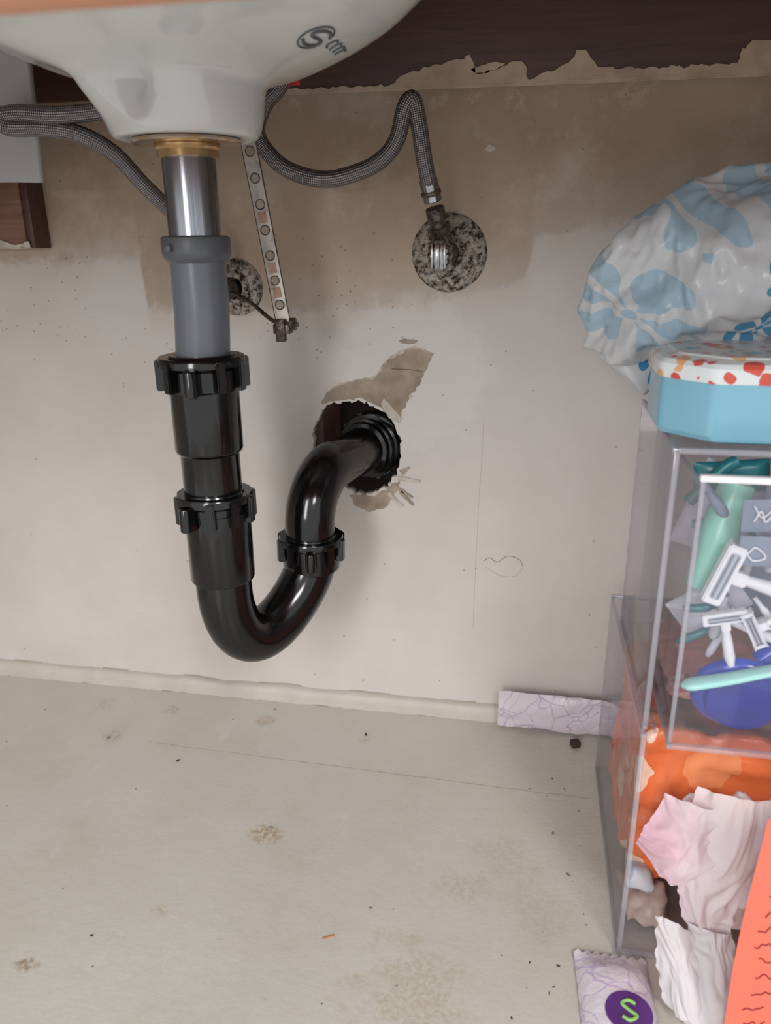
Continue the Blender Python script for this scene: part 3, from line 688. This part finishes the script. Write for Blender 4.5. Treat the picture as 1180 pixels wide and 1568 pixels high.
lab1=sachet('printed_label_card',(.136,-.285,.340),.030,.019,-.05,M_slate,.002,0,.0003)
lab2=sachet('printed_label_card.001',(.137,-.285,.3185),.030,.018,.0,M_slate,.002,0,.0003)
tube('drawing',spline([(.127,-.2875,.337),(.130,-.2875,.343),(.133,-.2875,.337),(.137,-.2875,.343)],6),.0005,M_wp,lab1,6)
tube('drawing_1',spline([(.126,-.2875,.346),(.131,-.2875,.3395),(.137,-.2875,.346)],6),.0004,M_wp,lab1,6)
tube('drawing_2',spline([(.126,-.2875,.317),(.130,-.2875,.3215),(.136,-.2875,.316),(.130,-.2875,.3135),(.126,-.2875,.317)],6),.0005,M_wp,lab2,6)
sachet('sachet',(.130,-.215,.318),.05,.06,.3,M_lil,.010)
sachet('sachet.001',(.150,-.228,.275),.07,.050,-.4,M_slate,.010)
sachet('sachet.002',(.122,-.238,.262),.030,.045,.9,simple('white_wrap',(206,206,214),.35,var=.05,bumpk=.4),.008)
sachet('sachet.003',(.175,-.235,.330),.06,.05,.2,M_slate,.010)
sachet('sachet.004',(.128,-.225,.345),.045,.02,-.1,M_teal,.008)
sachet('sachet.005',(.185,-.215,.250),.07,.06,.6,M_lil,.010)
crumple('red_sock',[(.102,-.255,.197),(.102,-.16,.197),(.255,-.255,.197),(.255,-.16,.197),(.10,-.255,.205),(.255,-.255,.215),(.255,-.16,.218),(.102,-.16,.212)],.0035,.002,60,patches('red_cloth',(176,110,104),((120,60,66),(196,160,156)),70),None,2,2)
stick('teal_makeup_pencil',[(.102,-.235,.330),(.120,-.235,.352),(.128,-.235,.3575)],.004,M_teal)

# ------------------------------------------------------------------ lower bin contents
M_or=patches('orange_plastic_bag',(224,116,68),((232,144,98),(238,200,176)),30,.36,.3)
M_pink=tissue_mat('pink_tissue',(240,200,216),(242,232,234),(.098,.128))
M_tis=tissue_mat('white_tissue',(240,236,238),(228,223,227))
crumple('orange_plastic_bag',[(.090,-.240,.03),(.090,-.10,.03),(.26,-.240,.03),(.26,-.10,.03),(.091,-.242,.160),(.091,-.12,.168),(.26,-.24,.165),(.26,-.12,.168),(.10,-.242,.165)],.004,.004,24,M_or,None,3,5)
pt=empty('pink_tissue')
crumple('core',[(.100,-.268,.115),(.102,-.262,.085),(.118,-.266,.138),(.150,-.268,.142),(.185,-.268,.130),(.175,-.270,.07),(.145,-.275,.052),(.120,-.282,.09),(.148,-.284,.10)],.0022,.005,20,M_pink,pt,2,11,5)
sheet('fold_1',[[(.088,-.272,.094),(.106,-.290,.083),(.124,-.294,.076)],[(.092,-.278,.114),(.110,-.297,.110),(.132,-.302,.100)],[(.104,-.272,.137),(.121,-.284,.140),(.142,-.284,.134)]],M_pink,pt,.0024,22,1)
sheet('fold_2',[[(.124,-.292,.048),(.136,-.298,.044),(.148,-.296,.046)],[(.114,-.292,.072),(.130,-.304,.070),(.148,-.300,.068)],[(.112,-.288,.104),(.134,-.303,.106),(.160,-.296,.102)],[(.122,-.272,.145),(.145,-.282,.148),(.172,-.280,.142)]],M_pink,pt,.0030,28,2)
sheet('fold_3',[[(.140,-.290,.052),(.158,-.296,.056),(.180,-.290,.060)],[(.138,-.292,.090),(.160,-.304,.094),(.185,-.296,.096)],[(.144,-.272,.140),(.166,-.280,.146),(.190,-.276,.140)]],M_pink,pt,.0030,26,7)
wt=empty('white_tissue')
crumple('core',[(.112,-.300,.045),(.116,-.308,.006),(.135,-.320,.005),(.143,-.310,.03),(.132,-.302,.045),(.120,-.325,.03),(.113,-.322,.010)],.0022,.003,20,M_tis,wt,2,21,5)
sheet('fold_1',[[(.101,-.298,.060),(.112,-.304,.062),(.126,-.302,.052)],[(.103,-.308,.036),(.115,-.322,.038),(.130,-.316,.034)],[(.109,-.320,.008),(.122,-.334,.010),(.136,-.328,.006)]],M_tis,wt,.0020,20,3)
sheet('fold_2',[[(.122,-.298,.056),(.136,-.304,.058),(.150,-.300,.054)],[(.120,-.310,.034),(.136,-.322,.036),(.152,-.316,.034)],[(.120,-.328,.004),(.136,-.338,.006),(.152,-.332,.004)]],M_tis,wt,.0022,24,4)
crumple('beige_wrapper',[(.088,-.26,.006),(.125,-.26,.006),(.12,-.20,.006),(.088,-.20,.006),(.095,-.25,.03),(.118,-.24,.032)],.003,.003,30,simple('beige_wrap',(190,174,164),.5,c2=(160,134,124),scale=50,bumpk=.3),None,2,31)
crumple('blue_wrapper',[(.088,-.255,.036),(.110,-.255,.034),(.108,-.225,.036),(.089,-.222,.040),(.092,-.25,.054),(.106,-.245,.050)],.003,.003,30,simple('blue_wrap',(176,190,204),.35,c2=(206,196,196),scale=50,bumpk=.3),None,2,33)
card=empty('coral_flyer')
M_coral=simple('coral_paper',(238,116,94),.6,var=.05,scale=10); M_cink=simple('dark_red_ink',(140,54,52),.6)
cp0=Vector((.1375,-.3505,0)); cr2=Matrix.Rotation(math.radians(14),3,'Z')
def cpt(u,v,o=0): return cp0+cr2@Vector((u,-o+.004*math.sin(v*20),0))+Vector((0,0,v))
bm=bmesh.new(); G=[[bm.verts.new(cpt(i*.01,.001+j*.0190)) for j in range(11)] for i in range(13)]
for i in range(12):
    for j in range(10): bm.faces.new((G[i][j],G[i+1][j],G[i+1][j+1],G[i][j+1]))
from_bm('sheet',bm,M_coral,card)
for r_ in range(12):
    z=.168-r_*.0125
    for c_ in range(3):
        x=.009+c_*.030+random.random()*.006
        tube('text_%d_%d'%(r_,c_),spline([cpt(x+k*.0022,z+random.uniform(-.0024,.0024),.0004) for k in range(7)],3),.0004,M_cink,card,6)

# ------------------------------------------------------------------ tin + bag on top
tin=empty('cookie_tin')
def octa(xa,xb,ya,yb,ch): return [(xa+ch,ya),(xb-ch,ya),(xb,ya+ch),(xb,yb-ch),(xb-ch,yb),(xa+ch,yb),(xa,yb-ch),(xa,ya+ch)]
def roundpoly(p,r,n=5):
    out=[];N=len(p)
    for i in range(N):
        a=Vector(p[i-1]);b_=Vector(p[i]);c=Vector(p[(i+1)%N])
        u=b_+(a-b_).normalized()*r; w=b_+(c-b_).normalized()*r
        for k in range(n+1):
            t=k/n; q=u*(1-t)**2+b_*2*t*(1-t)+w*t*t; out.append((q.x,q.y))
    return out
def prism(name,poly,layers,mat,parent,ang=30):
    bm=bmesh.new(); cx=sum(p[0] for p in poly)/len(poly); cy=sum(p[1] for p in poly)/len(poly); rings=[]
    for ins,z in layers:
        ring=[]
        for p in poly:
            d=Vector((p[0]-cx,p[1]-cy)); l=d.length; d=d*((l-ins)/l); ring.append(bm.verts.new((cx+d.x,cy+d.y,z)))
        rings.append(ring)
    n=len(poly)
    for k in range(len(rings)-1):
        for i in range(n): bm.faces.new((rings[k][i],rings[k][(i+1)%n],rings[k+1][(i+1)%n],rings[k+1][i]))
    bm.faces.new(rings[0]); bm.faces.new(rings[-1]); return from_bm(name,bm,mat,parent,True,ang)
M_tin=simple('light_blue_tin',(124,178,198),.25,var=.04,scale=8,coat=.3)
M_lid=patches('printed_lid',(218,222,224),((206,84,70),(222,170,124),(122,178,200)),105,.32,.3)
oc=roundpoly(octa(.078,.235,-.262,-.163,.026),.004)
prism('tin_body',oc,[(.006,.3735),(.002,.375),(0,.378),(0,.4085)],M_tin,tin)
oc2=roundpoly(octa(.0765,.2365,-.2635,-.1615,.0265),.005)
prism('tin_lid',oc2,[(.0,.4085),(-.0006,.410),(-.0006,.417),(.0015,.4195),(.010,.4215),(.011,.4225)],M_lid,tin)
bagp=[(.034,-.14,.443),(.040,-.15,.474),(.038,-.12,.415),(.050,-.15,.402),(.078,-.17,.499),(.092,-.16,.515),(.112,-.14,.524),(.150,-.13,.531),(.20,-.12,.535),(.25,-.13,.51),(.25,-.14,.44),(.16,-.19,.438),(.11,-.20,.437),(.070,-.17,.434),(.085,-.10,.392),(.20,-.07,.40),(.07,-.05,.45),(.09,-.045,.50),(.20,-.045,.52),(.10,-.19,.483),(.15,-.20,.49),(.21,-.20,.48),(.06,-.07,.41)]
bag=empty('flowered_plastic_bag'); M_bag=flower_bag()
crumple('bag_body',bagp,.0024,.0072,15,M_bag,bag,3,3,5,(1,1,1),180,1.8)
crumple('bag_tail',[(.056,-.145,.415),(.060,-.13,.420),(.083,-.138,.376),(.086,-.12,.376),(.048,-.13,.405),(.100,-.135,.40),(.095,-.11,.41),(.074,-.148,.388)],.0022,.002,30,M_bag,bag,2,9,4)
crumple('bag_knot',[(.130,-.15,.515),(.16,-.15,.537),(.19,-.14,.546),(.20,-.13,.52),(.14,-.11,.52),(.17,-.11,.54)],.0024,.006,28,M_bag,bag,3,14,3)

# ------------------------------------------------------------------ wrapped pads / packets
M_sq=squiggle('lilac_print_wrapper',(208,198,205),(176,144,178),34,.014)
pk=sachet('sanitary_pad_wrapper',(.068,-.0180,.0240),.165,.042,math.radians(.5),M_sq,.006,0,.004)
pk2=empty('tampon_packet')
bm=bmesh.new(); n=16; gg=[[],[]]
for s in(0,1):
    for i in range(n+1):
        row=[]
        for j in range(n+1):
            u=i/n; v=j/n
            x=.052+.050*u+.006*v*1; y=-.284-.115*v+(.0016*((i%2)*2-1) if j==0 else 0)
            b_=max(0,(1-(2*u-1)**4))*min(1,v*6)*min(1,(1-v)*6)
            z=.0008+s*(.0008+.012*b_)+ (.0012*noise.noise(Vector((u*4,v*6,2)))*b_ if s else 0)+(.002 if j==0 else 0)
            row.append(bm.verts.new((x,y,z)))
        gg[s].append(row)
    for i in range(n):
        for j in range(n): bm.faces.new((gg[s][i][j],gg[s][i+1][j],gg[s][i+1][j+1],gg[s][i][j+1]))
rim=[(i,0) for i in range(n)]+[(n,j) for j in range(n)]+[(i,n) for i in range(n,0,-1)]+[(0,j) for j in range(n,0,-1)]
for k in range(len(rim)):
    p=rim[k];q=rim[(k+1)%len(rim)]; bm.faces.new((gg[0][p[0]][p[1]],gg[0][q[0]][q[1]],gg[1][q[0]][q[1]],gg[1][p[0]][p[1]]))
from_bm('wrapper',bm,squiggle('packet_print',(222,212,220),(190,168,206),45,.02),pk2,True,60)
lathe('purple_dot',[(.0001,.0008),(.0145,.0006),(.015,0)],(.084,-.335,.0142),(0,0,1),simple('purple_ink',(96,48,128),.4),pk2,48)
tube('green_letter',spline([(.0885,-.3295,.0153),(.084,-.3275,.0153),(.0800,-.3305,.0153),(.084,-.3345,.0153),(.0885,-.338,.0153),(.084,-.3415,.0153),(.0795,-.3395,.0153)],8),.0012,simple('green_ink',(150,206,110),.4),pk2,10)

# ------------------------------------------------------------------ debris
db=empty('floor_debris')
M_d1=simple('debris_dark',(56,48,42),.8); M_d2=simple('debris_brown',(138,112,82),.8); M_d3=simple('debris_gray',(140,136,130),.8)
box('black_crumb',(.060,-.041,.0002),(.069,-.033,.007),M_d1,db,.001,Matrix.Rotation(.4,3,'Z'))
spots=[(-.325,-.126,.0020),(-.413,-.103,.0022),(-.204,-.200,.0016),(-.149,-.053,.0018),(.051,-.21,.0014),(.04,-.165,.0016),(-.30,-.33,.0014),(-.10,-.27,.0012)]
for i in range(22): spots.append((random.uniform(-.55,.05),random.uniform(-.36,-.02),random.uniform(.0005,.0010)))
for i in range(16): spots.append((random.uniform(-.0,.075),random.uniform(-.36,-.1),random.uniform(.0005,.0011)))
bms=[bmesh.new() for _ in range(3)]
for i,(x,y,s) in enumerate(spots):
    b_=bms[i%3]; r=bmesh.ops.create_icosphere(b_,subdivisions=1,radius=s)
    R2=Matrix.Rotation(random.uniform(0,3),3,'Z'); st=random.uniform(.7,2.2)
    for v in r['verts']:
        v.co=Vector((x,y,s*.35))+R2@Vector((v.co.x*st,v.co.y*.7*random.uniform(.7,1.2),v.co.z*.4))
for b_,m_,nm in zip(bms,(M_d1,M_d2,M_d3),('crumbs_dark','crumbs_brown','crumbs_gray')): from_bm(nm,b_,m_,db,False)
box('splinter',(-.130,-.3018,.0003),(-.121,-.3007,.0012),simple('splinter',(196,130,76),.7),db,.0002,Matrix.Rotation(.5,3,'Z'))

# ------------------------------------------------------------------ light
w=bpy.data.worlds.new('room_ambient'); S.world=w; w.use_nodes=True
bg=w.node_tree.nodes['Background']; bg.inputs[0].default_value=(.96,.98,1.0,1); bg.inputs[1].default_value=1.06
def area(n,loc,tgt,sx,sy,pw,col=(1,1,1)):
    l=bpy.data.lights.new(n,'AREA'); l.shape='RECTANGLE'; l.size=sx; l.size_y=sy; l.energy=pw; l.color=col
    o=bpy.data.objects.new(n,l); COL.objects.link(o); o.location=loc
    o.rotation_euler=(Vector(tgt)-Vector(loc)).to_track_quat('-Z','Y').to_euler(); return o
area('window_light',(-.45,-2.3,1.0),(-.1,0,.3),.4,1.1,21,(1,.99,.99))
area('ceiling_light',(.8,-1.9,1.5),(-.05,0,.2),.4,.6,19,(1,.98,.96))
# ------------------------------------------------------------------ camera
cd=bpy.data.cameras.new('camera'); cam=bpy.data.objects.new('camera',cd); COL.objects.link(cam)
X=Vector((0.9835,0.1809,-0.0112)).normalized(); Zb=Vector((0.1743,-0.9275,0.3308)); Zb=(Zb-Zb.dot(X)*X).normalized(); Y=Zb.cross(X)
Mc=Matrix((X,Y,Zb)).transposed().to_4x4(); Mc.translation=Vector((0,-.72,.486)); cam.matrix_world=Mc
cd.sensor_fit='VERTICAL'; cd.sensor_height=36; cd.lens=27.09; cd.clip_start=.01
cd.dof.use_dof=True; cd.dof.focus_distance=.64; cd.dof.aperture_fstop=8
S.camera=cam
S.view_settings.view_transform='Standard'
